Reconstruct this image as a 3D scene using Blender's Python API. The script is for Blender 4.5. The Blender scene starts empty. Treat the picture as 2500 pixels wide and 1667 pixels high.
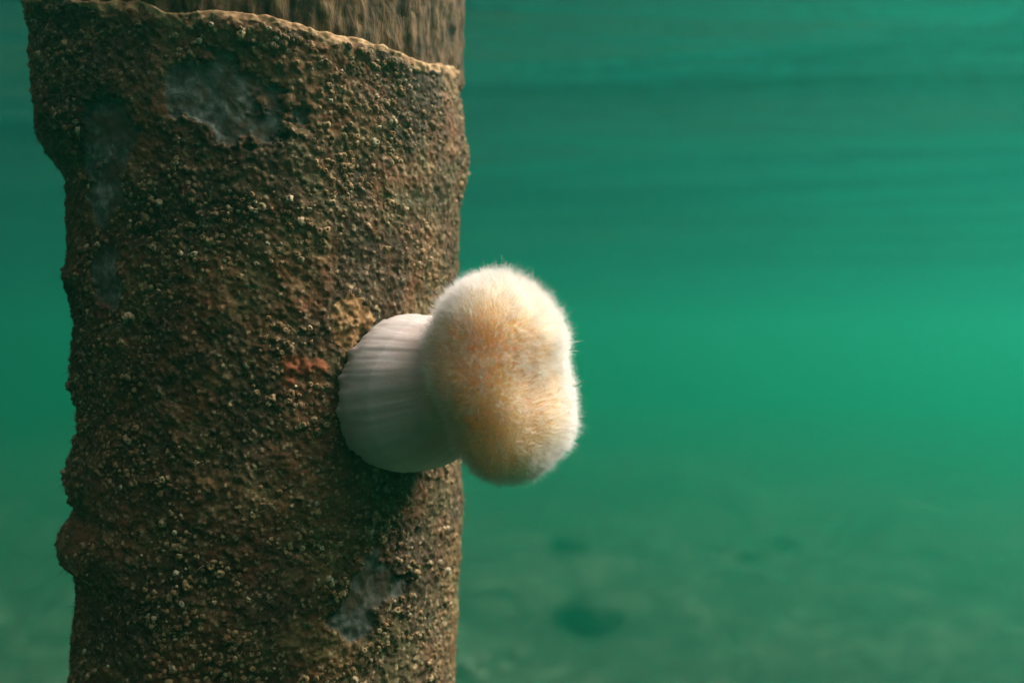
import bpy, math, random
import numpy as np
from mathutils import Vector, Matrix, Quaternion

R_ = math.radians
rng = np.random.default_rng(7)
random.seed(7)
scene = bpy.context.scene
col = scene.collection

# ------------------------------------------------------------------ camera
TANX = 0.577
TANY = TANX * 682.0 / 1024.0
cam_d = bpy.data.cameras.new('camera')
cam_d.sensor_width = 36.0
cam_d.lens = 36.0 / (2 * TANX)
cam_d.clip_start = 0.01
cam_d.clip_end = 200.0
cam_d.dof.use_dof = True
cam_d.dof.focus_distance = 0.575
cam_d.dof.aperture_fstop = 3.0
cam = bpy.data.objects.new('camera', cam_d)
cam.location = (0, 0, 0)
cam.rotation_euler = (R_(90), 0, 0)
col.objects.link(cam)
scene.camera = cam

# ------------------------------------------------------------------ light
SUN_AZ, SUN_EL = R_(75.0), R_(48.0)          # azimuth clockwise from +Y (the view direction)
world = bpy.data.worlds.new('World')
scene.world = world
world.use_nodes = True
wn = world.node_tree.nodes
wl = world.node_tree.links
wn.clear()
w_out = wn.new('ShaderNodeOutputWorld')
w_bg = wn.new('ShaderNodeBackground')
w_sky = wn.new('ShaderNodeTexSky')
w_sky.sky_type = 'NISHITA'
w_sky.sun_disc = False
w_sky.sun_elevation = SUN_EL
w_sky.sun_rotation = SUN_AZ
w_sky.air_density = 0.1
w_sky.dust_density = 10.0
w_sky.ozone_density = 0.0
w_bg.inputs['Strength'].default_value = 0.15
wl.new(w_sky.outputs[0], w_bg.inputs['Color'])
wl.new(w_bg.outputs[0], w_out.inputs['Surface'])

sun_dir = Vector((math.cos(SUN_EL) * math.sin(SUN_AZ), math.cos(SUN_EL) * math.cos(SUN_AZ), math.sin(SUN_EL)))
sun_d = bpy.data.lights.new('sun', 'SUN')
sun_d.energy = 0.98
sun_d.angle = R_(45.0)                       # hazy sun, spread further by the ripples
sun_d.color = (1.0, 0.98, 0.95)
sun = bpy.data.objects.new('sun', sun_d)
sun.rotation_euler = sun_dir.to_track_quat('Z', 'Y').to_euler()
sun.location = (3, 3, 5)
col.objects.link(sun)

scene.view_settings.view_transform = 'Standard'
scene.view_settings.look = 'None'
scene.view_settings.exposure = 2.02
scene.view_settings.gamma = 1.0
scene.view_settings.use_curve_mapping = False

scene.render.engine = 'CYCLES'
cy = scene.cycles
cy.use_denoising = True
cy.denoiser = 'OPENIMAGEDENOISE'
cy.max_bounces = 24
cy.diffuse_bounces = 16
cy.glossy_bounces = 3
cy.transmission_bounces = 16
cy.volume_bounces = 1
cy.transparent_max_bounces = 12
cy.caustics_reflective = False
cy.caustics_refractive = False
cy.sample_clamp_indirect = 4.0

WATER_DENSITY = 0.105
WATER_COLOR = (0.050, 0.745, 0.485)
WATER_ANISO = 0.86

SURF_Z = 0.72
BED_Z = -3.00

# ------------------------------------------------------------------ helpers
def pix(px, py, depth):
    """photo pixel (2500 x 1667) at a depth along the view -> world point"""
    return np.array([(px - 1250.0) / 1250.0 * TANX * depth, depth, (833.5 - py) / 833.5 * TANY * depth])

def mesh_from(name, verts, faces, smooth=True):
    """verts (n,3); faces: (m,k) array or list of such arrays"""
    me = bpy.data.meshes.new(name)
    if not isinstance(faces, list):
        faces = [faces]
    loops = np.concatenate([f.reshape(-1) for f in faces]).astype(np.int32)
    counts = np.concatenate([np.full(len(f), f.shape[1], np.int32) for f in faces])
    starts = np.concatenate([[0], np.cumsum(counts)[:-1]]).astype(np.int32)
    me.vertices.add(len(verts))
    me.vertices.foreach_set('co', np.ascontiguousarray(verts, np.float32).reshape(-1))
    me.loops.add(len(loops))
    me.loops.foreach_set('vertex_index', loops)
    me.polygons.add(len(counts))
    me.polygons.foreach_set('loop_start', starts)
    me.polygons.foreach_set('loop_total', counts)
    me.update(calc_edges=True)
    if smooth:
        me.polygons.foreach_set('use_smooth', np.ones(len(counts), bool))
    me.validate()
    return me

def attr(me, name, values):
    a = me.attributes.new(name, 'FLOAT', 'POINT')
    a.data.foreach_set('value', np.ascontiguousarray(values, np.float32))

def add_obj(name, me, mat=None, parent=None, loc=None):
    o = bpy.data.objects.new(name, me)
    if mat is not None and not me.materials:
        me.materials.append(mat)
    col.objects.link(o)
    if parent is not None:
        o.parent = parent
    if loc is not None:
        o.location = loc
    return o

def tag(o, label=None, cat=None, group=None, kind=None):
    if label: o['label'] = label
    if cat: o['category'] = cat
    if group: o['group'] = group
    if kind: o['kind'] = kind
    return o

def empty(name, loc):
    o = bpy.data.objects.new(name, None)
    o.location = loc
    o.empty_display_size = 0.05
    col.objects.link(o)
    return o

def smooth(x, a, b):
    t = np.clip((x - a) / (b - a), 0, 1)
    return t * t * (3 - 2 * t)

def _hash(ix, iy, iz, seed):
    h = (ix.astype(np.int64) * 374761393 + iy.astype(np.int64) * 668265263 + iz.astype(np.int64) * 2147483647 + seed * 974634777) & 0xFFFFFFFF
    h = ((h ^ (h >> 13)) * 1274126177) & 0xFFFFFFFF
    h = ((h ^ (h >> 16)) * 2246822519) & 0xFFFFFFFF
    return ((h ^ (h >> 15)) & 0xFFFFFF) / float(0xFFFFFF)

def vnoise(p, seed=0):
    i = np.floor(p).astype(np.int64)
    f = p - i
    f = f * f * f * (f * (f * 6 - 15) + 10)
    out = 0
    for dx in (0, 1):
        wx = f[:, 0] if dx else 1 - f[:, 0]
        for dy in (0, 1):
            wy = f[:, 1] if dy else 1 - f[:, 1]
            for dz in (0, 1):
                wz = f[:, 2] if dz else 1 - f[:, 2]
                out = out + wx * wy * wz * _hash(i[:, 0] + dx, i[:, 1] + dy, i[:, 2] + dz, seed)
    return out * 2 - 1

def fbm(p, octaves=4, seed=0, gain=0.5):
    out, amp = 0, 1.0
    q = p.copy()
    for k in range(octaves):
        out = out + amp * vnoise(q, seed + k * 17)
        amp *= gain
        q = q * 2.03 + 11.3
    return out

def worley(u, v, cell, seed):
    """returns distance to nearest feature point (in cells) and that cell's random value"""
    x, y = u / cell, v / cell
    ix, iy = np.floor(x).astype(np.int64), np.floor(y).astype(np.int64)
    best = np.full(len(x), 9.0)
    val = np.zeros(len(x))
    z0 = np.zeros_like(ix)
    for dx in (-1, 0, 1):
        for dy in (-1, 0, 1):
            cx, cy_ = ix + dx, iy + dy
            px = cx + _hash(cx, cy_, z0, seed)
            py = cy_ + _hash(cx, cy_, z0 + 1, seed)
            d = np.hypot(px - x, py - y)
            r = _hash(cx, cy_, z0 + 2, seed)
            m = d < best
            best = np.where(m, d, best)
            val = np.where(m, r, val)
    return best, val

def grid_faces(nu, nv, wrap=False):
    """vertex index = j*nu + i ; i along u"""
    i = np.arange(nu if wrap else nu - 1)
    j = np.arange(nv - 1)
    I, J = np.meshgrid(i, j)
    I, J = I.reshape(-1), J.reshape(-1)
    I2 = (I + 1) % nu
    return np.stack([J * nu + I, J * nu + I2, (J + 1) * nu + I2, (J + 1) * nu + I], 1)

# ------------------------------------------------------------------ materials
class NT:
    def __init__(self, name):
        self.m = bpy.data.materials.new(name)
        self.m.use_nodes = True
        self.t = self.m.node_tree
        self.t.nodes.clear()
        self.out = self.t.nodes.new('ShaderNodeOutputMaterial')
    def n(self, kind, **kw):
        nd = self.t.nodes.new(kind)
        for k, v in kw.items():
            if k == 'ins':
                for kk, vv in v.items():
                    nd.inputs[kk].default_value = vv
            else:
                setattr(nd, k, v)
        return nd
    def l(self, a, b):
        self.t.links.new(a, b)
    def noise(self, vec, scale, detail=4, rough=0.55, dist=0.0):
        nd = self.n('ShaderNodeTexNoise', ins={'Scale': scale, 'Detail': detail, 'Roughness': rough, 'Distortion': dist})
        self.l(vec, nd.inputs['Vector'])
        return nd.outputs['Fac']
    def ramp(self, fac, stops, interp='LINEAR'):
        nd = self.n('ShaderNodeValToRGB')
        cr = nd.color_ramp
        cr.interpolation = interp
        while len(cr.elements) < len(stops):
            cr.elements.new(0.5)
        for e, (p, c) in zip(cr.elements, stops):
            e.position = p
            e.color = (c[0], c[1], c[2], 1) if not isinstance(c, float) else (c, c, c, 1)
        self.l(fac, nd.inputs['Fac'])
        return nd.outputs['Color']
    def mix(self, fac, a, b, blend='MIX'):
        nd = self.n('ShaderNodeMix', data_type='RGBA', blend_type=blend)
        for s, v in ((nd.inputs[0], fac), (nd.inputs[6], a), (nd.inputs[7], b)):
            if hasattr(v, 'type') and hasattr(v, 'links'):
                self.l(v, s)
            elif isinstance(v, tuple):
                s.default_value = (v[0], v[1], v[2], 1)
            else:
                s.default_value = v
        return nd.outputs[2]
    def math(self, op, a, b=None):
        nd = self.n('ShaderNodeMath', operation=op)
        for s, v in ((nd.inputs[0], a), (nd.inputs[1], b)):
            if v is None:
                continue
            if hasattr(v, 'links'):
                self.l(v, s)
            else:
                s.default_value = v
        return nd.outputs[0]
    def attr(self, name):
        return self.n('ShaderNodeAttribute', attribute_name=name).outputs['Fac']
    def coord(self, which='Object'):
        return self.n('ShaderNodeTexCoord').outputs[which]
    def bump(self, h, strength, dist, prev=None):
        nd = self.n('ShaderNodeBump', ins={'Strength': strength, 'Distance': dist})
        self.l(h, nd.inputs['Height'])
        if prev is not None:
            self.l(prev, nd.inputs['Normal'])
        return nd.outputs['Normal']
    def principled(self, color, rough=0.8, normal=None, **ins):
        nd = self.n('ShaderNodeBsdfPrincipled')
        if hasattr(color, 'links'):
            self.l(color, nd.inputs['Base Color'])
        else:
            nd.inputs['Base Color'].default_value = (*color, 1)
        nd.inputs['Roughness'].default_value = rough
        nd.inputs['Specular IOR Level'].default_value = ins.pop('spec', 0.15)
        for k, v in ins.items():
            nd.inputs[k.replace('_', ' ')].default_value = v
        if normal is not None:
            self.l(normal, nd.inputs['Normal'])
        self.l(nd.outputs[0], self.out.inputs['Surface'])
        return nd

def mat_crust():
    t = NT('encrusted_piling')
    v = t.coord()
    big = t.noise(v, 11, 5, 0.65, 0.6)
    med = t.noise(v, 60, 5, 0.65, 0.4)
    fin = t.noise(v, 260, 4, 0.7)
    c = t.ramp(med, [(0.30, (0.014, 0.008, 0.0035)), (0.43, (0.058, 0.032, 0.013)), (0.56, (0.125, 0.070, 0.029)), (0.71, (0.25, 0.155, 0.072))])
    rust = t.ramp(t.noise(v, 20, 5, 0.65, 0.8), [(0.45, 0.0), (0.60, 0.85)])
    c = t.mix(rust, c, (0.135, 0.048, 0.018))
    olive = t.ramp(t.noise(v, 22, 3, 0.6, 0.3), [(0.50, 0.0), (0.64, 0.75)])
    c = t.mix(olive, c, (0.060, 0.052, 0.020))
    c = t.mix(t.ramp(big, [(0.40, 0.85), (0.57, 0.0)]), c, (0.026, 0.016, 0.008))
    g = t.attr('gran')
    c = t.mix(t.ramp(g, [(0.80, 0.0), (0.97, 0.55)]), c, (0.42, 0.29, 0.16))
    c = t.mix(t.ramp(fin, [(0.56, 0.0), (0.70, 0.6)]), c, (0.42, 0.31, 0.19))
    vo = t.n('ShaderNodeTexVoronoi', ins={'Scale': 330.0})
    t.l(v, vo.inputs['Vector'])
    n1 = t.bump(vo.outputs['Distance'], 0.4, 0.0012)
    n2 = t.bump(fin, 0.6, 0.0012, n1)
    t.principled(c, 0.85, n2, spec=0.2)
    return t.m

def mat_core():
    t = NT('grooved_post')
    mp = t.n('ShaderNodeMapping')
    mp.inputs['Scale'].default_value = (1, 1, 0.3)
    t.l(t.coord(), mp.inputs['Vector'])
    v = mp.outputs[0]
    s = t.noise(v, 130, 5, 0.65, 0.3)
    c = t.ramp(s, [(0.36, (0.016, 0.008, 0.004)), (0.52, (0.080, 0.043, 0.019)), (0.70, (0.20, 0.120, 0.060))])
    c = t.mix(t.ramp(t.noise(t.coord(), 40, 4, 0.6), [(0.5, 0.0), (0.7, 0.55)]), c, (0.075, 0.046, 0.024))
    n1 = t.bump(s, 0.9, 0.003)
    n2 = t.bump(t.noise(t.coord(), 300, 3, 0.6), 0.5, 0.001, n1)
    t.principled(c, 0.85, n2)
    return t.m

def mat_patch(name, a, b, cc, scale=90.0, spots=None):
    t = NT(name)
    v = t.coord()
    s = t.noise(v, scale, 5, 0.65, 0.6)
    c = t.ramp(s, [(0.34, a), (0.52, b), (0.68, cc)])
    if spots:
        c = t.mix(t.ramp(t.noise(v, 34, 6, 0.7, 0.8), [(0.47, 0.0), (0.58, 0.85)]), c, spots)
    n1 = t.bump(t.noise(v, scale * 2.5, 4, 0.6), 0.6, 0.0012)
    t.principled(c, 0.85, n1)
    return t.m

def mat_barnacle():
    t = NT('barnacle_shell')
    v = t.coord()
    rnd = t.n('ShaderNodeObjectInfo').outputs['Random']
    ar = t.attr('shade')
    r = t.math('FRACT', t.math('ADD', rnd, ar))
    c = t.ramp(r, [(0.0, (0.21, 0.12, 0.055)), (0.3, (0.15, 0.08, 0.034)), (0.55, (0.28, 0.17, 0.08)), (0.85, (0.36, 0.25, 0.14)), (1.0, (0.50, 0.40, 0.27))])
    dirt = t.noise(t.n('ShaderNodeNewGeometry').outputs['Position'], 400, 3, 0.6)
    c = t.mix(t.ramp(dirt, [(0.42, 0.15), (0.60, 0.85)]), c, (0.105, 0.060, 0.027))
    t.principled(c, 0.75, t.bump(dirt, 0.4, 0.0008))
    return t.m

def mat_turf():
    t = NT('algae_turf')
    ar = t.attr('shade')
    c = t.ramp(ar, [(0.0, (0.085, 0.046, 0.018)), (0.35, (0.15, 0.085, 0.036)), (0.6, (0.11, 0.085, 0.034)), (0.8, (0.25, 0.165, 0.080)), (1.0, (0.40, 0.29, 0.17))])
    d = t.n('ShaderNodeBsdfDiffuse')
    tr = t.n('ShaderNodeBsdfTranslucent')
    t.l(c, d.inputs[0]); t.l(c, tr.inputs[0])
    mx = t.n('ShaderNodeMixShader', ins={0: 0.35})
    t.l(d.outputs[0], mx.inputs[1]); t.l(tr.outputs[0], mx.inputs[2])
    t.l(mx.outputs[0], t.out.inputs['Surface'])
    return t.m

def mat_column():
    t = NT('anemone_column')
    s = t.attr('along')
    mott = t.noise(t.coord(), 55, 5, 0.65, 0.5)
    c = t.ramp(s, [(0.0, (0.30, 0.225, 0.18)), (0.12, (0.36, 0.30, 0.275)), (0.45, (0.42, 0.345, 0.325)), (0.75, (0.36, 0.25, 0.215)), (1.0, (0.50, 0.31, 0.18))])
    c = t.mix(t.ramp(mott, [(0.45, 0.0), (0.75, 0.4)]), c, (0.30, 0.20, 0.155))
    w = t.attr('wrinkle')
    c = t.mix(t.math('MULTIPLY', w, 0.16), c, (0.26, 0.19, 0.155))
    n = t.bump(t.noise(t.coord(), 420, 3, 0.6), 0.25, 0.0006)
    nd = t.principled(c, 0.55, n, spec=0.3, Subsurface_Weight=0.35, Subsurface_Scale=0.006)
    nd.inputs['Subsurface Radius'].default_value = (1.0, 0.6, 0.4)
    return t.m

def mat_disc():
    t = NT('anemone_flesh')
    s = t.noise(t.coord(), 45, 4, 0.6, 0.5)
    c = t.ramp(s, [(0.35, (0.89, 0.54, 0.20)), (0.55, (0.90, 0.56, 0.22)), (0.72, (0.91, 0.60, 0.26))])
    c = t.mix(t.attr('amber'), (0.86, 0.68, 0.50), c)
    nd = t.principled(c, 0.6, t.bump(t.noise(t.coord(), 300, 3), 0.4, 0.001), spec=0.2, Subsurface_Weight=1.0, Subsurface_Scale=0.08)
    nd.inputs['Subsurface Radius'].default_value = (1.0, 0.72, 0.42)
    return t.m

def mat_tentacle():
    t = NT('anemone_tentacle')
    s = t.attr('along')
    r = t.attr('shade')
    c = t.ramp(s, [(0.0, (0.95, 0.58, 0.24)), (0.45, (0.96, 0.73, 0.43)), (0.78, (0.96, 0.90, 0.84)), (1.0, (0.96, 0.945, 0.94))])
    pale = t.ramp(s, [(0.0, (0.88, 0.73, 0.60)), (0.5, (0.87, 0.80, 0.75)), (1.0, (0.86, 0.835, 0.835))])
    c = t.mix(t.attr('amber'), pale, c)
    c = t.mix(t.math('MULTIPLY', r, 0.06), c, (0.96, 0.72, 0.42))
    d = t.n('ShaderNodeBsdfDiffuse')
    tr = t.n('ShaderNodeBsdfTranslucent')
    tp = t.n('ShaderNodeBsdfTransparent')
    t.l(c, d.inputs[0]); t.l(c, tr.inputs[0])
    m1 = t.n('ShaderNodeMixShader', ins={0: 0.66})
    t.l(d.outputs[0], m1.inputs[1]); t.l(tr.outputs[0], m1.inputs[2])
    m2 = t.n('ShaderNodeMixShader', ins={0: 0.66})
    t.l(m1.outputs[0], m2.inputs[1]); t.l(tp.outputs[0], m2.inputs[2])
    t.l(m2.outputs[0], t.out.inputs['Surface'])
    return t.m

def mat_seabed():
    t = NT('seabed')
    v = t.coord()
    a = t.noise(v, 0.55, 6, 0.62, 0.6)
    b = t.noise(v, 3.2, 6, 0.65, 0.3)
    c = t.ramp(b, [(0.36, (0.010, 0.014, 0.009)), (0.5, (0.030, 0.036, 0.024)), (0.64, (0.080, 0.092, 0.064))])
    c = t.mix(t.ramp(a, [(0.42, 0.85), (0.60, 0.0)]), c, (0.013, 0.020, 0.012))
    c = t.mix(t.ramp(t.noise(v, 11, 4, 0.6), [(0.56, 0.0), (0.72, 0.6)]), c, (0.17, 0.18, 0.13))
    n1 = t.bump(b, 0.6, 0.05)
    n2 = t.bump(t.noise(v, 60, 4, 0.65), 0.6, 0.01, n1)
    t.principled(c, 0.9, n2)
    return t.m

def mat_stone(name, a, b, scale):
    t = NT(name)
    v = t.coord()
    s = t.noise(v, scale, 6, 0.65, 0.4)
    c = t.ramp(s, [(0.35, a), (0.65, b)])
    t.principled(c, 0.85, t.bump(t.noise(v, scale * 3, 5, 0.6), 0.6, 0.01))
    return t.m

def mat_surface():
    t = NT('water_surface')
    fr = t.n('ShaderNodeFresnel', ins={'IOR': 1.27})
    tp = t.n('ShaderNodeBsdfTransparent', ins={0: (0.97, 1.0, 0.99, 1)})
    gl = t.n('ShaderNodeBsdfGlossy', ins={'Color': (0.38, 0.62, 0.80, 1), 'Roughness': 0.03})
    v = t.coord()
    mp = t.n('ShaderNodeMapping')
    mp.inputs['Rotation'].default_value = (0, 0, R_(17))
    mp.inputs['Scale'].default_value = (0.16, 1.0, 1.0)
    t.l(v, mp.inputs['Vector'])
    nm = t.bump(t.noise(mp.outputs[0], 3.2, 5, 0.6, 0.6), 1.0, 0.11)
    t.l(nm, gl.inputs['Normal'])
    mx = t.n('ShaderNodeMixShader')
    t.l(fr.outputs[0], mx.inputs[0])
    t.l(tp.outputs[0], mx.inputs[1]); t.l(gl.outputs[0], mx.inputs[2])
    t.l(mx.outputs[0], t.out.inputs['Surface'])
    return t.m

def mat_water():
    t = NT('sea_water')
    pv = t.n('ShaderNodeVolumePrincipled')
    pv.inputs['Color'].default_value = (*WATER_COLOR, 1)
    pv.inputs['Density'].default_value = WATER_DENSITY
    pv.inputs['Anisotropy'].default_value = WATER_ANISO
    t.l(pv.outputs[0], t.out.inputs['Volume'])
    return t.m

# ------------------------------------------------------------------ the water body, its surface and the seabed
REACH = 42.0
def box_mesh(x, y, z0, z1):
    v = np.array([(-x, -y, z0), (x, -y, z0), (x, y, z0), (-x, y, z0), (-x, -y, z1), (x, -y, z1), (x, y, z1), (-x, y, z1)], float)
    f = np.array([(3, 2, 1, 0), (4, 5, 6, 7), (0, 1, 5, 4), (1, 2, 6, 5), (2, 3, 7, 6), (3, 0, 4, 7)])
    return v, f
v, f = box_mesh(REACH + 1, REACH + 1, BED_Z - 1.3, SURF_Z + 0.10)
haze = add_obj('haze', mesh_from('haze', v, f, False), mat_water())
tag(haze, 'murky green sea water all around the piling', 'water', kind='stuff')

# waves seen from below
N = 350
xs = np.linspace(-1, 1, N); xs = REACH * (0.30 * xs + 0.70 * xs ** 3)
X, Y = np.meshgrid(xs, xs)
X, Y = X.reshape(-1), Y.reshape(-1)
Z = np.zeros_like(X)
for k, (lam, ang, amp) in enumerate([(4.6, 78, 0.034), (2.7, 62, 0.020), (1.7, 76, 0.013), (1.1, 70, 0.009), (0.8, 84, 0.0055), (0.62, 68, 0.004)]):
    kx, ky = math.cos(R_(ang)) * 2 * math.pi / lam, math.sin(R_(ang)) * 2 * math.pi / lam
    warp = fbm(np.stack([X * 0.2 + k * 9, Y * 0.2, X * 0], 1), 2, 40 + k)
    Z += amp * np.sin(kx * X + ky * Y + 2.2 * warp + k * 1.7)
Z += SURF_Z
surf = add_obj('water_surface', mesh_from('water_surface', np.stack([X, Y, Z], 1), grid_faces(N, N)), mat_surface())
tag(surf, 'rippled underside of the sea surface above the piling', 'water surface', kind='structure')

# seabed: polar sheet, fine near the camera
NR, NA = 270, 360
rr = 0.05 + (REACH * 0.995 - 0.05) * (np.linspace(0, 1, NR) ** 2.2)
aa = np.linspace(0, 2 * math.pi, NA, endpoint=False)
A, Rr = np.meshgrid(aa, rr)
X, Y = (Rr * np.cos(A)).reshape(-1), (Rr * np.sin(A)).reshape(-1)
def bed_h(x, y):
    p = np.stack([x, y, np.zeros_like(x)], 1)
    return BED_Z + 0.16 * fbm(p * 0.27, 3, 5) + 0.085 * fbm(p * 1.0, 4, 9) + 0.035 * np.abs(fbm(p * 4.6, 3, 13))
Z = bed_h(X, Y)
V = np.concatenate([np.stack([X, Y, Z], 1), [[0, 0, bed_h(np.zeros(1), np.zeros(1))[0]]]])
i = np.arange(NA)
cap = np.stack([np.full(NA, NR * NA), i, (i + 1) % NA], 1)
bed = add_obj('seabed', mesh_from('seabed', V, [grid_faces(NA, NR, True), cap]), mat_seabed())
tag(bed, 'dim muddy seabed with silt and weed patches', 'seabed', kind='structure')

# ------------------------------------------------------------------ the piling
PR = 0.150
th = math.atan(-0.5034), math.atan(-0.0559)
mid = 0.5 * (th[0] + th[1])
dist = PR / math.sin(0.5 * (th[1] - th[0]))
PC = np.array([dist * math.sin(mid), dist * math.cos(mid)])
e_f = np.array([-math.sin(mid), -math.cos(mid)])      # towards the camera
e_r = np.array([math.cos(mid), -math.sin(mid)])       # to the right
piling = empty('pier_piling', (PC[0], PC[1], BED_Z))
tag(piling, 'thick round pier piling crusted with barnacles and brown growth', 'piling')
P_ORG = np.array([PC[0], PC[1], BED_Z])

def pole_pt(a, r, z):
    ca, sa = np.cos(a), np.sin(a)
    return np.stack([PC[0] + r * (ca * e_r[0] + sa * e_f[0]), PC[1] + r * (ca * e_r[1] + sa * e_f[1]), z], -1)

D2F = 2500.0 / 2352.0
yl = np.array([-200, 0, 100, 200, 300, 350, 400, 450, 550, 600, 640, 680, 750, 800, 880, 940, 1000, 1050, 1100, 1150, 1180, 1210, 1250, 1290, 1320, 1400, 1568, 2400], float)
xl = np.array([60, 55, 68, 72, 75, 100, 140, 145, 145, 140, 130, 150, 160, 155, 150, 170, 170, 152, 140, 150, 170, 135, 122, 130, 165, 165, 150, 155], float)
yr = np.array([-200, 0, 80, 150, 200, 300, 370, 400, 440, 480, 560, 620, 700, 1050, 1150, 1250, 1350, 1450, 1568, 2400], float)
xr = np.array([1080, 1080, 1072, 1065, 1062, 1075, 1083, 1078, 1070, 1060, 1063, 1058, 1050, 1062, 1068, 1068, 1060, 1055, 1048, 1055], float)
zl = (784 - yl) / 784 * TANY * 0.643
zr = (784 - yr) / 784 * TANY * 0.719
dl = (152 - xl) * TANX / 1176 * 0.643 * 0.92
dr = (xr - 1062) * TANX / 1176 * 0.719
def prof(z, zz, dd):
    return np.interp(z, zz[::-1], dd[::-1])
def wrapd(a, c):
    return (a - c + np.pi) % (2 * np.pi) - np.pi

# rim of the crust jacket
rx = np.array([60, 200, 350, 450, 640, 760, 880, 980, 1065], float)
ry = np.array([-4, 2, 11, 22, 45, 70, 100, 132, 160], float)
at = np.linspace(R_(12), R_(168), 60)
pt = pole_pt(at, PR + 0.004, np.zeros_like(at))
px_d = 1176 + pt[:, 0] / pt[:, 1] / TANX * 1176
y_at = np.interp(px_d, rx, ry)
z_at = (784 - y_at) / 784 * TANY * pt[:, 1]
def rim_z(a):
    aw = np.mod(a, 2 * np.pi)
    full_a = np.concatenate([[R_(168) - 2 * np.pi], at, [R_(168) + R_(102), R_(372)]])
    full_z = np.concatenate([[z_at[-1]], z_at, [0.225, z_at[0]]])
    return np.interp(aw, np.concatenate([[0.0], at, [R_(270), R_(372)]]), np.concatenate([[z_at[0]], z_at, [0.225, z_at[0]]]))

def patch_masks(a, z):
    """picture position of the patches on the crust (photo pixels), as soft masks"""
    p = pole_pt(a, PR, z)
    dep = np.maximum(p[..., 1], 0.3)
    X_ = 1250 + p[..., 0] / dep / TANX * 1250
    Y_ = 833.5 - p[..., 2] / dep / TANY * 833.5
    facing = (np.sin(a) > 0.05)
    q = np.stack([a * PR * 60, z * 60, np.zeros_like(a)], -1).reshape(-1, 3)
    wob = (fbm(q, 5, 71, 0.62) * 0.42).reshape(a.shape)
    def ell(cx, cy, rx_, ry_, rot=0.0):
        c, s = math.cos(R_(rot)), math.sin(R_(rot))
        dx, dy = X_ - cx, Y_ - cy
        u, w = (dx * c + dy * s) / rx_, (-dx * s + dy * c) / ry_
        return np.where(facing, 1.0 - np.sqrt(u * u + w * w) + wob, -1)
    bare = np.maximum.reduce([ell(545, 235, 185, 92, 18), ell(640, 300, 80, 45, 10)])
    left = np.maximum.reduce([ell(262, 330, 62, 110, 8), ell(245, 470, 40, 110, 0), ell(250, 640, 34, 120, 0)])
    low = np.maximum.reduce([ell(935, 1445, 62, 88, 30), ell(885, 1510, 85, 42, -25)])
    red = np.maximum.reduce([ell(738, 897, 48, 38, 0), ell(710, 928, 24, 28, 0)])
    tan_ = ell(852, 775, 62, 48, 38)
    blue = ell(822, 116, 1, 1, 15) - 1.0
    return bare, left, low, red, tan_, blue

def crust_r(a, z):
    """outer radius of the crust and the granule value"""
    sh = a.shape
    a_, z_ = a.reshape(-1), z.reshape(-1)
    wl_ = np.exp(-(wrapd(a_, R_(168)) / R_(26)) ** 2)
    wr_ = np.exp(-(wrapd(a_, R_(10)) / R_(24)) ** 2)
    r = PR - 0.0035 + wl_ * prof(z_, zl, dl) + wr_ * prof(z_, zr, dr)
    p = np.stack([np.cos(a_) * PR, np.sin(a_) * PR, z_], 1)
    edge = 1.0 - 0.5 * np.maximum(wl_, wr_)
    r = r + 0.0030 * edge * fbm(p * 16, 3, 1)
    r = r + 0.0011 * fbm(p * 55, 3, 2)
    d1, v1 = worley(a_ * PR, z_, 0.0085, 3)
    d2, v2 = worley(a_ * PR, z_, 0.0038, 4)
    r = r + 0.0009 * v1 * smooth(0.62 - d1, 0, 0.5) + 0.0013 * v2 * smooth(0.6 - d2, 0, 0.5)
    r = r + 0.0009 * fbm(p * 210, 2, 6)
    masks = patch_masks(a_, z_)
    pr = smooth(np.maximum.reduce([masks[0], masks[1], masks[2], masks[5]]), -0.05, 0.22)
    flat = PR - 0.0065 + wl_ * prof(z_, zl, dl) * 0.8 + wr_ * prof(z_, zr, dr) + 0.0013 * fbm(p * 50, 4, 21) + 0.0006 * fbm(p * 190, 2, 22)
    r = r * (1 - pr) + flat * pr
    for m, h in ((masks[3], 0.0012), (masks[4], 0.0007)):
        w = smooth(m, 0.0, 0.4)
        r = r + w * (h + 0.0010 * fbm(p * 180, 3, 33))
    # thickened lip at the top of the jacket
    top = rim_z(a_) - z_
    lip = np.exp(-((top - 0.006) / 0.009) ** 2)
    r = r + 0.0022 * lip + 0.0022 * lip * fbm(p * 70, 2, 44)
    gran = np.where(d2 < 0.45, v2, 0.0) * (1 - pr)
    return r.reshape(sh), gran.reshape(sh), [m.reshape(sh) for m in masks]

na_f, na_b = 570, 110
a_cols = np.concatenate([np.linspace(R_(-25), R_(205), na_f, endpoint=False), np.linspace(R_(205), R_(335), na_b, endpoint=False)])
nz_d, nz_c = 600, 60
v_dense = np.linspace(0, 1, nz_d)
A = np.tile(a_cols, (nz_c + nz_d, 1))
rim = rim_z(a_cols) + 0.0035 * fbm(np.stack([a_cols * PR * 30, a_cols * 0, a_cols * 0 + 3], 1), 3, 50)
z_low = -0.42
Zc = np.linspace(BED_Z - 0.35, z_low, nz_c, endpoint=False)[:, None] + 0 * rim[None, :]
Zd = z_low + (rim[None, :] - z_low) * v_dense[:, None]
Zg = np.concatenate([Zc, Zd])
Rg, G, M = crust_r(A, Zg)
rows = [pole_pt(A, Rg, Zg)]
rtop = Rg[-1]
for dz, dr_ in ((0.0010, 0.0012), (0.0012, 0.0035), (-0.0005, 0.008), (-0.002, 0.016)):
    n_ = fbm(np.stack([a_cols * PR * 120, a_cols * 0 + dr_ * 400, a_cols * 0], 1), 2, 51)
    rows.append(pole_pt(a_cols, np.maximum(rtop - dr_, 0.128), rim + dz + 0.0008 * n_)[None])
Vp = np.concatenate([r.reshape(-1, 3) for r in rows])
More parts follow.
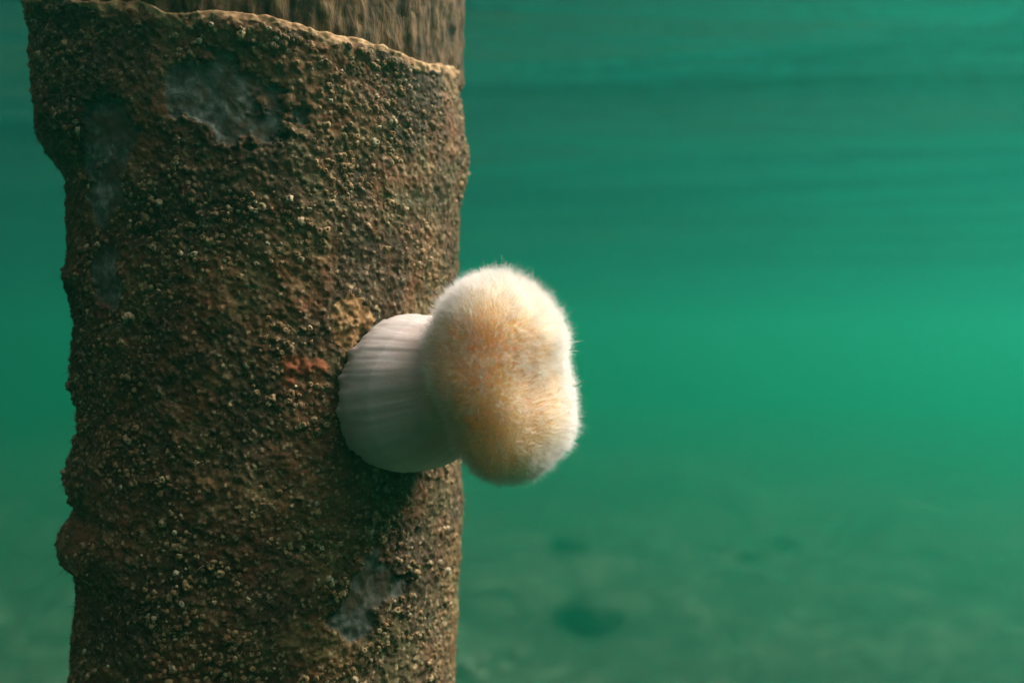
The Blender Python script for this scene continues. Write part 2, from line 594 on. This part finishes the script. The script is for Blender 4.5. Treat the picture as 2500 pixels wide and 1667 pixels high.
nrow = nz_c + nz_d + 4
ncol = len(a_cols)
Gp = np.concatenate([G.reshape(-1), np.zeros(4 * ncol)])
F = grid_faces(ncol, nrow, True)
def fm(m, thr):
    full = np.concatenate([m.reshape(-1), np.full(4 * ncol, -1.0)])
    return full[F].mean(1) > thr
sel = {'bare': fm(M[0], 0.10), 'left': fm(M[1], 0.10), 'low': fm(M[2], 0.10), 'red': fm(M[3], 0.10), 'tan': fm(M[4], 0.10), 'blue': fm(M[5], 0.1)}
top_d = np.concatenate([(rim[None, :] - Zg).reshape(-1), np.full(4 * ncol, -0.001)])
wob_r = 0.004 * fbm(np.stack([A * PR * 45, Zg * 45, A * 0], -1).reshape(-1, 3), 3, 77)
wob_r = np.concatenate([wob_r, np.zeros(4 * ncol)])
sel['rim'] = (top_d + wob_r)[F].mean(1) < 0.0045
taken = np.zeros(len(F), bool)
m_crust = mat_crust()
m_bare = mat_patch('bare_grey_face', (0.045, 0.045, 0.038), (0.115, 0.118, 0.105), (0.28, 0.275, 0.24), 90.0, (0.075, 0.045, 0.022))
m_red = mat_patch('red_sponge', (0.080, 0.024, 0.010), (0.155, 0.044, 0.017), (0.23, 0.085, 0.034), 160)
m_tan = mat_patch('tan_sponge', (0.13, 0.058, 0.024), (0.27, 0.14, 0.060), (0.42, 0.26, 0.13), 140)
def sub_mesh(name, faces_mask, mat, label=None):
    fs = F[faces_mask]
    used, inv = np.unique(fs.reshape(-1), return_inverse=True)
    me = mesh_from(name, Vp[used] - P_ORG, inv.reshape(fs.shape))
    attr(me, 'gran', Gp[used])
    o = add_obj(name, me, mat, piling)
    if label:
        o['label'] = label
    return o
for key, nm, mt, lb in (('bare', 'bare_patch', m_bare, 'large bluish grey bare patch where the crust has broken away'),
                        ('left', 'bare_patch', m_bare, 'narrow grey bare strip near the shaded left edge'),
                        ('low', 'bare_patch', mat_patch('dull_bare_face', (0.030, 0.030, 0.024), (0.070, 0.070, 0.058), (0.15, 0.145, 0.12), 90.0, (0.055, 0.036, 0.018)), 'pale grey bare patch low on the right side'),
                        ('rim', 'jacket_rim', mat_patch('rim_growth', (0.12, 0.06, 0.026), (0.30, 0.175, 0.085), (0.52, 0.36, 0.20), 110), 'tan ragged lip along the top of the crust'),
                        ('red', 'sponge_patch', m_red, 'bright red sponge patch left of the anemone'),
                        ('tan', 'sponge_patch', m_tan, 'tan sponge lump touching the anemone base')):
    msk = sel[key] & ~taken
    taken |= msk
    sub_mesh(nm, msk, mt, lb)
sub_mesh('crust_jacket', ~taken, m_crust)

# the post above the jacket: upright grooves
nz2 = 200
zc = np.concatenate([np.linspace(0.12, 0.45, 150, endpoint=False), np.linspace(0.45, SURF_Z + 0.05, 50)])
ac = np.concatenate([np.linspace(R_(-25), R_(205), 400, endpoint=False), np.linspace(R_(205), R_(335), 80, endpoint=False)])
A2, Z2 = np.meshgrid(ac, zc)
t0 = np.clip((Z2 - 0.12) / (0.45 - 0.12), 0, 1)
rz = rim_z(ac)[None, :] - 0.012
Z2 = np.where(Z2 < 0.45, rz + (0.45 - rz) * t0, Z2)
a_, z_ = A2.reshape(-1), Z2.reshape(-1)
pp = np.stack([np.cos(a_) * PR, np.sin(a_) * PR, z_], 1)
g1 = fbm(pp * np.array([170, 170, 16]), 3, 60)
g2 = fbm(pp * np.array([60, 60, 14]), 2, 61)
wr_ = np.exp(-(wrapd(a_, R_(10)) / R_(24)) ** 2)
wl_ = np.exp(-(wrapd(a_, R_(168)) / R_(26)) ** 2)
r2 = 0.1440 + wr_ * 0.0055 + wl_ * 0.02 + 0.0018 * g1 + 0.0020 * g2 + 0.0010 * fbm(pp * 120, 3, 62)
Vc = pole_pt(a_, r2, z_)
nv = len(Vc)
capc = np.array([[PC[0], PC[1], zc[-1]]])
Vc = np.concatenate([Vc, capc])
i = np.arange(len(ac))
capf = np.stack([np.full(len(ac), nv), (nz2 - 1) * len(ac) + i, (nz2 - 1) * len(ac) + (i + 1) % len(ac)], 1)
add_obj('grooved_post', mesh_from('grooved_post', Vc - P_ORG, [grid_faces(len(ac), nz2, True), capf]), mat_core(), piling)

# surface lookup for things that sit on the crust
def surf_frame(a, z):
    r, g, m = crust_r(a, z)
    pos = pole_pt(a, r, z)
    nrm = np.stack([np.cos(a) * e_r[0] + np.sin(a) * e_f[0], np.cos(a) * e_r[1] + np.sin(a) * e_f[1], 0 * a], -1)
    return pos, nrm, m

AN_A, AN_Z = R_(55.0), -0.0365                  # where the anemone's foot sits
def keep_off(a, z, m, extra=0.0):
    du, dv = (a - AN_A) * PR, z - AN_Z
    ok = np.hypot(du / 0.053, dv / 0.055) > 1.0 + extra
    pr = np.maximum.reduce([m[0], m[1], m[2], m[3], m[5]])
    return ok & (pr < 0.08)

# barnacles
NS = 9
def barnacle_shape(k):
    """one shell: outer wall, rim, pit"""
    rg = np.random.default_rng(100 + k)
    rings = []
    lob = 1 + 0.16 * rg.standard_normal(NS)
    for (rad, h, jit) in ((1.0, -0.25, 0.10), (0.80, 0.42, 0.08), (0.50, 0.80, 0.14), (0.30, 0.74, 0.08), (0.16, 0.40, 0.03)):
        t = np.arange(NS) / NS * 2 * np.pi
        r = rad * lob * (1 + jit * rg.standard_normal(NS))
        rings.append(np.stack([r * np.cos(t), r * np.sin(t), h + 0.06 * rg.standard_normal(NS) * (rad < 0.9)], 1))
    vv = np.concatenate(rings + [np.array([[0, 0, 0.22]])])
    ff = grid_faces(NS, 5, True)
    i_ = np.arange(NS)
    cp = np.stack([4 * NS + i_, 4 * NS + (i_ + 1) % NS, np.full(NS, 5 * NS)], 1)
    return vv, ff, cp
shapes = [barnacle_shape(k) for k in range(6)]
m_barn = mat_barnacle()
b_meshes = []
for k, (vv, ff, cp) in enumerate(shapes):
    me = mesh_from('barnacle', vv, [ff, cp])
    attr(me, 'shade', np.full(len(vv), k / 6.0))
    me.materials.append(m_barn)
    b_meshes.append(me)

def spread(n, a0, a1, z0, z1, seed, thr):
    rg = np.random.default_rng(seed)
    a = rg.uniform(R_(a0), R_(a1), n * 4)
    z = rg.uniform(z0, z1, n * 4)
    q = np.stack([a * PR * 26, z * 26, 0 * a], 1)
    d = fbm(q, 3, seed)
    ok = d > thr
    ok &= z < rim_z(a) - 0.004
    a, z = a[ok][:n], z[ok][:n]
    return a, z
rg = np.random.default_rng(5)
ab, zb = spread(460, 16, 165, -0.255, 0.235, 91, 0.12)
pos, nrm, m = surf_frame(ab, zb)
ok = keep_off(ab, zb, m, 0.03)
pos, nrm, ab, zb = pos[ok][:300], nrm[ok][:300], ab[ok][:300], zb[ok][:300]
for k in range(len(pos)):
    s = 0.0017 + 0.0017 * rg.random() ** 2.0
    n_ = Vector(nrm[k]) + Vector(rg.normal(0, 0.28, 3))
    q = n_.normalized().to_track_quat('Z', 'Y') @ Quaternion((0, 0, 1), rg.uniform(0, 6.28))
    o = bpy.data.objects.new('barnacle', b_meshes[int(rg.integers(6))])
    o.parent = piling
    o.location = Vector(pos[k] - P_ORG)
    o.rotation_mode = 'QUATERNION'
    o.rotation_quaternion = q
    o.scale = (s, s, s * rg.uniform(0.7, 1.3))
    col.objects.link(o)

def joined(shape_list, pos, nrm, size, hs, spin, tilt):
    """many small pieces as one mesh; returns verts, quads, tris, piece index"""
    n = len(pos)
    nn = nrm + tilt
    nn /= np.linalg.norm(nn, axis=1, keepdims=True)
    up = np.tile(np.array([0, 0, 1.0]), (n, 1))
    t1 = np.cross(up, nn)
    t1 /= np.maximum(np.linalg.norm(t1, axis=1, keepdims=True), 1e-6)
    t2 = np.cross(nn, t1)
    c, s = np.cos(spin)[:, None], np.sin(spin)[:, None]
    u, w = t1 * c + t2 * s, -t1 * s + t2 * c
    Vs, Q, T, idx = [], [], [], []
    base = 0
    which = np.arange(n) % len(shape_list)
    for k, (vv, ff, cp) in enumerate(shape_list):
        sel_ = np.where(which == k)[0]
        if not len(sel_):
            continue
        P = pos[sel_][:, None, :] + size[sel_][:, None, None] * (vv[None, :, 0:1] * u[sel_][:, None, :] + vv[None, :, 1:2] * w[sel_][:, None, :] + vv[None, :, 2:3] * hs[sel_][:, None, None] * nn[sel_][:, None, :])
        off = base + np.arange(len(sel_)) * len(vv)
        Q.append((ff[None] + off[:, None, None]).reshape(-1, 4))
        T.append((cp[None] + off[:, None, None]).reshape(-1, 3))
        Vs.append(P.reshape(-1, 3))
        idx.append(np.repeat(sel_, len(vv)))
        base += len(sel_) * len(vv)
    return np.concatenate(Vs), np.concatenate(Q), np.concatenate(T), np.concatenate(idx)

ab, zb = spread(6000, -20, 200, -0.42, 0.25, 91, 0.08)
pos, nrm, m = surf_frame(ab, zb)
ok = keep_off(ab, zb, m)
pos, nrm = pos[ok], nrm[ok]
n = len(pos)
sz = 0.0009 + 0.0014 * rg.random(n) ** 2.2
vv, q4, t3, idx = joined(shapes, pos, nrm, sz, rg.uniform(0.6, 1.3, n), rg.uniform(0, 6.28, n), rg.normal(0, 0.28, (n, 3)))
me = mesh_from('barnacle_crust', vv - P_ORG, [q4, t3])
attr(me, 'shade', (rg.random(n) ** 1.3)[idx])
tag(add_obj('barnacle_crust', me, m_barn, piling), kind='stuff')

# short algae filaments
def strands(pos, d0, bend, length, rad, seg, sides=3):
    """tapered curved filaments; returns verts, quads, along, index"""
    n = len(pos)
    d0 = d0 / np.linalg.norm(d0, axis=1, keepdims=True)
    ref = np.where(np.abs(d0[:, 2:3]) < 0.9, np.array([[0, 0, 1.0]]), np.array([[1.0, 0, 0]]))
    t1 = np.cross(ref, d0); t1 /= np.linalg.norm(t1, axis=1, keepdims=True)
    t2 = np.cross(d0, t1)
    rings, al = [], []
    for j in range(seg + 1):
        s = j / seg
        c = pos + d0 * (length * s)[:, None] + bend * (length * s * s)[:, None]
        r = rad * (1.0 - 0.80 * s ** 1.6)
        for k in range(sides):
            t = 2 * np.pi * k / sides
            rings.append(c + r[:, None] * (math.cos(t) * t1 + math.sin(t) * t2))
            al.append(np.full(n, s))
    V_ = np.stack(rings, 1)
    f = grid_faces(sides, seg + 1, True)
    per = (seg + 1) * sides
    Fq = (f[None] + (np.arange(n) * per)[:, None, None]).reshape(-1, 4)
    return V_.reshape(-1, 3), Fq, np.stack(al, 1).reshape(-1), np.repeat(np.arange(n), per)

ab, zb = spread(20000, -20, 200, -0.40, 0.25, 131, -0.45)
pos, nrm, m = surf_frame(ab, zb)
ok = keep_off(ab, zb, m)
pos, nrm = pos[ok], nrm[ok]
n = len(pos)
vv, fq, al, idx = strands(pos - nrm * 0.001, nrm + rg.normal(0, 0.7, (n, 3)), rg.normal(0, 0.4, (n, 3)) + np.array([0, 0, -0.2]), 0.0016 + 0.0034 * rg.random(n) ** 2, 0.00014 + 0.00016 * rg.random(n), 2)
me = mesh_from('algae_turf', vv - P_ORG, fq)
attr(me, 'shade', rg.random(n)[idx])
tag(add_obj('algae_turf', me, mat_turf(), piling), kind='stuff')

# ------------------------------------------------------------------ the anemone
foot = pole_pt(np.array([AN_A]), np.array([PR]), np.array([AN_Z]))[0]
axis = np.array([math.cos(AN_A) * e_r[0] + math.sin(AN_A) * e_f[0], math.cos(AN_A) * e_r[1] + math.sin(AN_A) * e_f[1], 0.0])
tang = np.array([-math.sin(AN_A) * e_r[0] + math.cos(AN_A) * e_f[0], -math.sin(AN_A) * e_r[1] + math.cos(AN_A) * e_f[1], 0.0])
upv = np.array([0, 0, 1.0])
anem = empty('sea_anemone', foot)
tag(anem, 'plump white and orange anemone with fluffy crown on the piling', 'anemone')

# column
ns, nt = 90, 300
sv = np.linspace(0, 1, ns)
hgt = 0.080
h_s = sv * hgt - 0.006
r_s = np.interp(sv, [0, 0.04, 0.10, 0.25, 0.45, 0.65, 0.85, 1.0], [0.0500, 0.0522, 0.0532, 0.0530, 0.0505, 0.0445, 0.0370, 0.031])
tt = np.linspace(0, 2 * np.pi, nt, endpoint=False)
T, S = np.meshgrid(tt, sv)
H, RR = np.tile(h_s[:, None], (1, nt)), np.tile(r_s[:, None], (1, nt))
q = np.stack([np.cos(T) * 14, np.sin(T) * 14, S * 2.0], -1).reshape(-1, 3)
wr = fbm(q, 3, 200).reshape(T.shape)
q2 = np.stack([np.cos(T) * 1.3, np.sin(T) * 1.3, S * 1.5], -1).reshape(-1, 3)
RR = RR * (1 + 0.05 * (1 - smooth(S, 0.0, 0.22)) * fbm(np.stack([np.cos(T) * 4, np.sin(T) * 4, S * 0], -1).reshape(-1, 3), 5, 207, 0.6).reshape(T.shape) + 0.005 * wr + 0.045 * fbm(q2, 2, 201).reshape(T.shape))
u, w = RR * np.cos(T), RR * np.sin(T) * 1.02
blend = smooth(H, 0.004, 0.055)[..., None]
P0 = pole_pt(AN_A + u / PR, PR + H, AN_Z + w)
P1 = foot + tang * u[..., None] + upv * w[..., None] + axis * H[..., None]
drift = upv * (0.010 * smooth(H, 0.01, 0.09))[..., None]
Pc = P0 * (1 - blend) + P1 * blend + drift
me = mesh_from('column', Pc.reshape(-1, 3) - foot, grid_faces(nt, ns, True))
attr(me, 'along', S.reshape(-1))
attr(me, 'wrinkle', smooth(-wr, 0.0, 0.7).reshape(-1))
add_obj('column', me, mat_column(), anem)

# crown: lobes placed at their own depth, fused into one body
S_PX = TANX / 1250.0
lobes = [  # photo px, photo py, depth, radius in px at that depth, squash along axis
    (1206, 800, 0.556, 118),
    (1252, 840, 0.566, 104),
    (1280, 1006, 0.566, 104),
    (1240, 1066, 0.552, 104),
    (1150, 885, 0.562, 92),
    (1188, 945, 0.546, 100),
    (1255, 925, 0.592, 96),
]
LC = np.array([pix(a_, b_, d_) for a_, b_, d_, r_ in lobes])
LR = np.array([0.96 * r_ * S_PX * d_ for a_, b_, d_, r_ in lobes])
hc = pix(1232, 915, 0.552)
def head_sdf(p):
    k = 0.0085
    d = np.stack([np.linalg.norm(p - c, axis=-1) - r for c, r in zip(LC, LR)], -1)
    m_ = d.min(-1)
    out = m_ - k * np.log(np.exp(-(d - m_[..., None]) / k).sum(-1))
    # fold running down to the mouth
    q_ = p - pix(1312, 915, 0.520)
    dv = np.sqrt((q_[..., 0] / 0.016) ** 2 + (q_[..., 1] / 0.045) ** 2 + (q_[..., 2] / 0.030) ** 2)
    out = out + 0.0035 * np.exp(-dv ** 2 * 1.2)
    return out
bm_r = 0.0
import bmesh
bm = bmesh.new()
bmesh.ops.create_icosphere(bm, subdivisions=6, radius=1.0)
bm.verts.ensure_lookup_table()
dirs = np.array([v_.co[:] for v_ in bm.verts])
tri = np.array([[v_.index for v_ in f_.verts] for f_ in bm.faces])
bm.free()
dirs /= np.linalg.norm(dirs, axis=1, keepdims=True)
t_ = np.full(len(dirs), 0.14)
for _ in range(60):
    t_ = np.maximum(t_ - np.clip(head_sdf(hc + dirs * t_[:, None]), -0.01, 1) * 0.8, 0.004)
Ph = hc + dirs * t_[:, None]
Ph = Ph + dirs * (0.0012 * fbm(Ph * 45, 2, 300) + 0.0004 * fbm(Ph * 170, 2, 301))[:, None]
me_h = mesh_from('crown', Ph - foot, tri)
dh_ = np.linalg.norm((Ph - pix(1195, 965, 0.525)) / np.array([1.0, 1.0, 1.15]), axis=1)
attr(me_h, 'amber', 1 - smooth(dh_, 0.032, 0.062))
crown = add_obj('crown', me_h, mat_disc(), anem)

# tentacles all over the crown
v0, v1, v2 = Ph[tri[:, 0]], Ph[tri[:, 1]], Ph[tri[:, 2]]
fnrm = np.cross(v1 - v0, v2 - v0)
area = np.linalg.norm(fnrm, axis=1)
vn = np.zeros_like(Ph)
for k in range(3):
    np.add.at(vn, tri[:, k], fnrm)
vn /= np.linalg.norm(vn, axis=1, keepdims=True)
NT_ = 86000
pick = rg.choice(len(tri), NT_, p=area / area.sum())
b1 = rg.random((NT_, 1)); b2 = rg.random((NT_, 1))
fl = (b1 + b2) > 1
b1, b2 = np.where(fl, 1 - b1, b1), np.where(fl, 1 - b2, b2)
pos = v0[pick] * (1 - b1 - b2) + v1[pick] * b1 + v2[pick] * b2
nn = vn[tri[pick, 0]] * (1 - b1 - b2) + vn[tri[pick, 1]] * b1 + vn[tri[pick, 2]] * b2
# neighbours lean together in tufts
lean = np.stack([fbm(pos * 140, 2, 400 + k) for k in range(3)], 1)
d0 = nn + 0.08 * lean + rg.normal(0, 0.20, (NT_, 3))
bend = 0.15 * np.stack([fbm(pos * 130, 2, 410 + k) for k in range(3)], 1) + rg.normal(0, 0.18, (NT_, 3)) + np.array([0.05, 0, 0.10])
ln = (0.0044 + 0.0032 * rg.random(NT_) + 0.0022 * (rg.random(NT_) > 0.82)) * (1 + 0.25 * fbm(pos * 40, 2, 420))
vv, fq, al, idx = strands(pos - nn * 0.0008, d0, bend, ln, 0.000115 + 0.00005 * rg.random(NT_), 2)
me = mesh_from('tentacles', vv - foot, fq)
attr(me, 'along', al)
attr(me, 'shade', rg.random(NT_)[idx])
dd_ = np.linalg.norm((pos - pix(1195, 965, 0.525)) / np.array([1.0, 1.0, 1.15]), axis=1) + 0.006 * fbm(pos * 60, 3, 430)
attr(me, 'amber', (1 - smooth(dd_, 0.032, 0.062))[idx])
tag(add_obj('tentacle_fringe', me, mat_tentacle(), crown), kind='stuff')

# ------------------------------------------------------------------ things on the seabed
def stone_mesh(name, seed, rough=0.22, flat=0.7, sub=4):
    b_ = bmesh.new()
    bmesh.ops.create_icosphere(b_, subdivisions=sub, radius=1.0)
    V_ = np.array([v_.co[:] for v_ in b_.verts])
    T_ = np.array([[v_.index for v_ in f_.verts] for f_ in b_.faces])
    b_.free()
    V_ = V_ * (1 + rough * fbm(V_ * 1.3 + seed * 7, 3, seed) + 0.06 * fbm(V_ * 5, 3, seed + 1))[:, None]
    V_[:, 2] *= flat
    return mesh_from(name, V_, T_)
def on_bed(px, py, lift=0.0):
    ty = (833.5 - py) / 833.5 * TANY
    d = BED_Z / ty
    for _ in range(12):
        x = (px - 1250) / 1250 * TANX * d
        d = bed_h(np.array([x]), np.array([d]))[0] / ty
    x = (px - 1250) / 1250 * TANX * d
    return Vector((x, d, bed_h(np.array([x]), np.array([d]))[0] + lift)), d
m_dark = mat_stone('dark_weedy_stone', (0.016, 0.019, 0.013), (0.042, 0.046, 0.032), 5)
m_pale = mat_stone('pale_stone', (0.08, 0.085, 0.06), (0.18, 0.185, 0.14), 14)
for k, (px, py, rpx, lab) in enumerate([
        (1442, 1520, 66, 'larger dark round stone on seabed, right of the piling foot'),
        (1400, 1345, 46, 'smaller dark round stone farther off on the seabed'),
        (1835, 1355, 26, 'flat dark stone far out on the seabed to the right'),
        (1925, 1330, 30, 'dim dark stone farthest right on the seabed')]):
    loc, d = on_bed(px, py)
    s = rpx * S_PX * d
    o = add_obj('rock', stone_mesh('rock', 500 + k, 0.25, 0.75 if k < 2 else 0.35), m_dark, None, loc + Vector((0, 0, s * 0.35)))
    o.scale = (s, s, s)
    o.rotation_euler = (0, 0, k * 1.3)
    tag(o, lab, 'rock', 'dark stones on the seabed')
for k, (px, py, rpx) in enumerate([(1135, 1628, 26), (1175, 1606, 18), (1165, 1655, 22), (1225, 1640, 16), (1115, 1590, 14), (1270, 1600, 13)]):
    loc, d = on_bed(px, py)
    s = rpx * S_PX * d
    o = add_obj('pale_pebble', stone_mesh('pale_pebble', 520 + k, 0.25, 0.6, 3), m_pale, None, loc + Vector((0, 0, s * 0.2)))
    o.scale = (s, s, s)
    o.rotation_euler = (0, 0, k * 0.9)
    tag(o, 'small pale blurred pebble on the seabed at the lower right of the piling', 'pebble', 'pale pebbles by the piling')
pa, d1 = on_bed(1152, 1497)
pb, d2 = on_bed(1262, 1466)
nseg = 14
ctr = np.array([np.array(pa) * (1 - s) + np.array(pb) * s + np.array([0, 0, 0.05 + 0.035 * math.sin(s * 5)]) for s in np.linspace(0, 1, nseg)])
ring = []
dv = (ctr[-1] - ctr[0]); dv /= np.linalg.norm(dv)
s1 = np.cross(dv, [0, 0, 1.0]); s1 /= np.linalg.norm(s1); s2 = np.cross(s1, dv)
for j, c in enumerate(ctr):
    r = 0.038 * (1 - 0.45 * j / nseg) * (1 + 0.15 * math.sin(j * 2.3))
    for k in range(8):
        ring.append(c + r * (math.cos(k * math.pi / 4) * s1 + math.sin(k * math.pi / 4) * s2))
ring = np.array(ring)
caps = np.array([list(range(7, -1, -1)), list(range((nseg - 1) * 8, nseg * 8))])
o = add_obj('stick', mesh_from('stick', ring - np.array(pa), [grid_faces(8, nseg, True), caps]), m_pale, None, pa)
tag(o, 'thin pale stick lying on the seabed beside the piling', 'stick')

# specks drifting in the water
n = 800
dd = rng.uniform(0.5, 3.2, n)
px_ = rng.uniform(-0.7, 0.9, n) * dd
pz_ = rng.uniform(-0.5, 0.5, n) * dd
pos = np.stack([px_, dd, pz_], 1)
okp = (np.hypot(pos[:, 0] - PC[0], pos[:, 1] - PC[1]) > 0.22) & (pos[:, 2] < SURF_Z - 0.1) & (pos[:, 2] > BED_Z + 0.15)
pos = pos[okp]; n = len(pos)
octa = np.array([(1, 0, 0), (-1, 0, 0), (0, 1, 0), (0, -1, 0), (0, 0, 1), (0, 0, -1)], float)
octf = np.array([(0, 2, 4), (2, 1, 4), (1, 3, 4), (3, 0, 4), (2, 0, 5), (1, 2, 5), (3, 1, 5), (0, 3, 5)])
sz = 0.0002 + 0.0004 * rng.random(n) ** 3
V_ = (pos[:, None, :] + octa[None] * sz[:, None, None] * rng.uniform(0.5, 1.6, (n, 1, 3))).reshape(-1, 3)
F_ = (octf[None] + (np.arange(n) * 6)[:, None, None]).reshape(-1, 3)
o = add_obj('drifting_specks', mesh_from('drifting_specks', V_, F_, False), m_pale)
tag(o, 'tiny pale specks drifting in the green water', 'specks', kind='stuff')
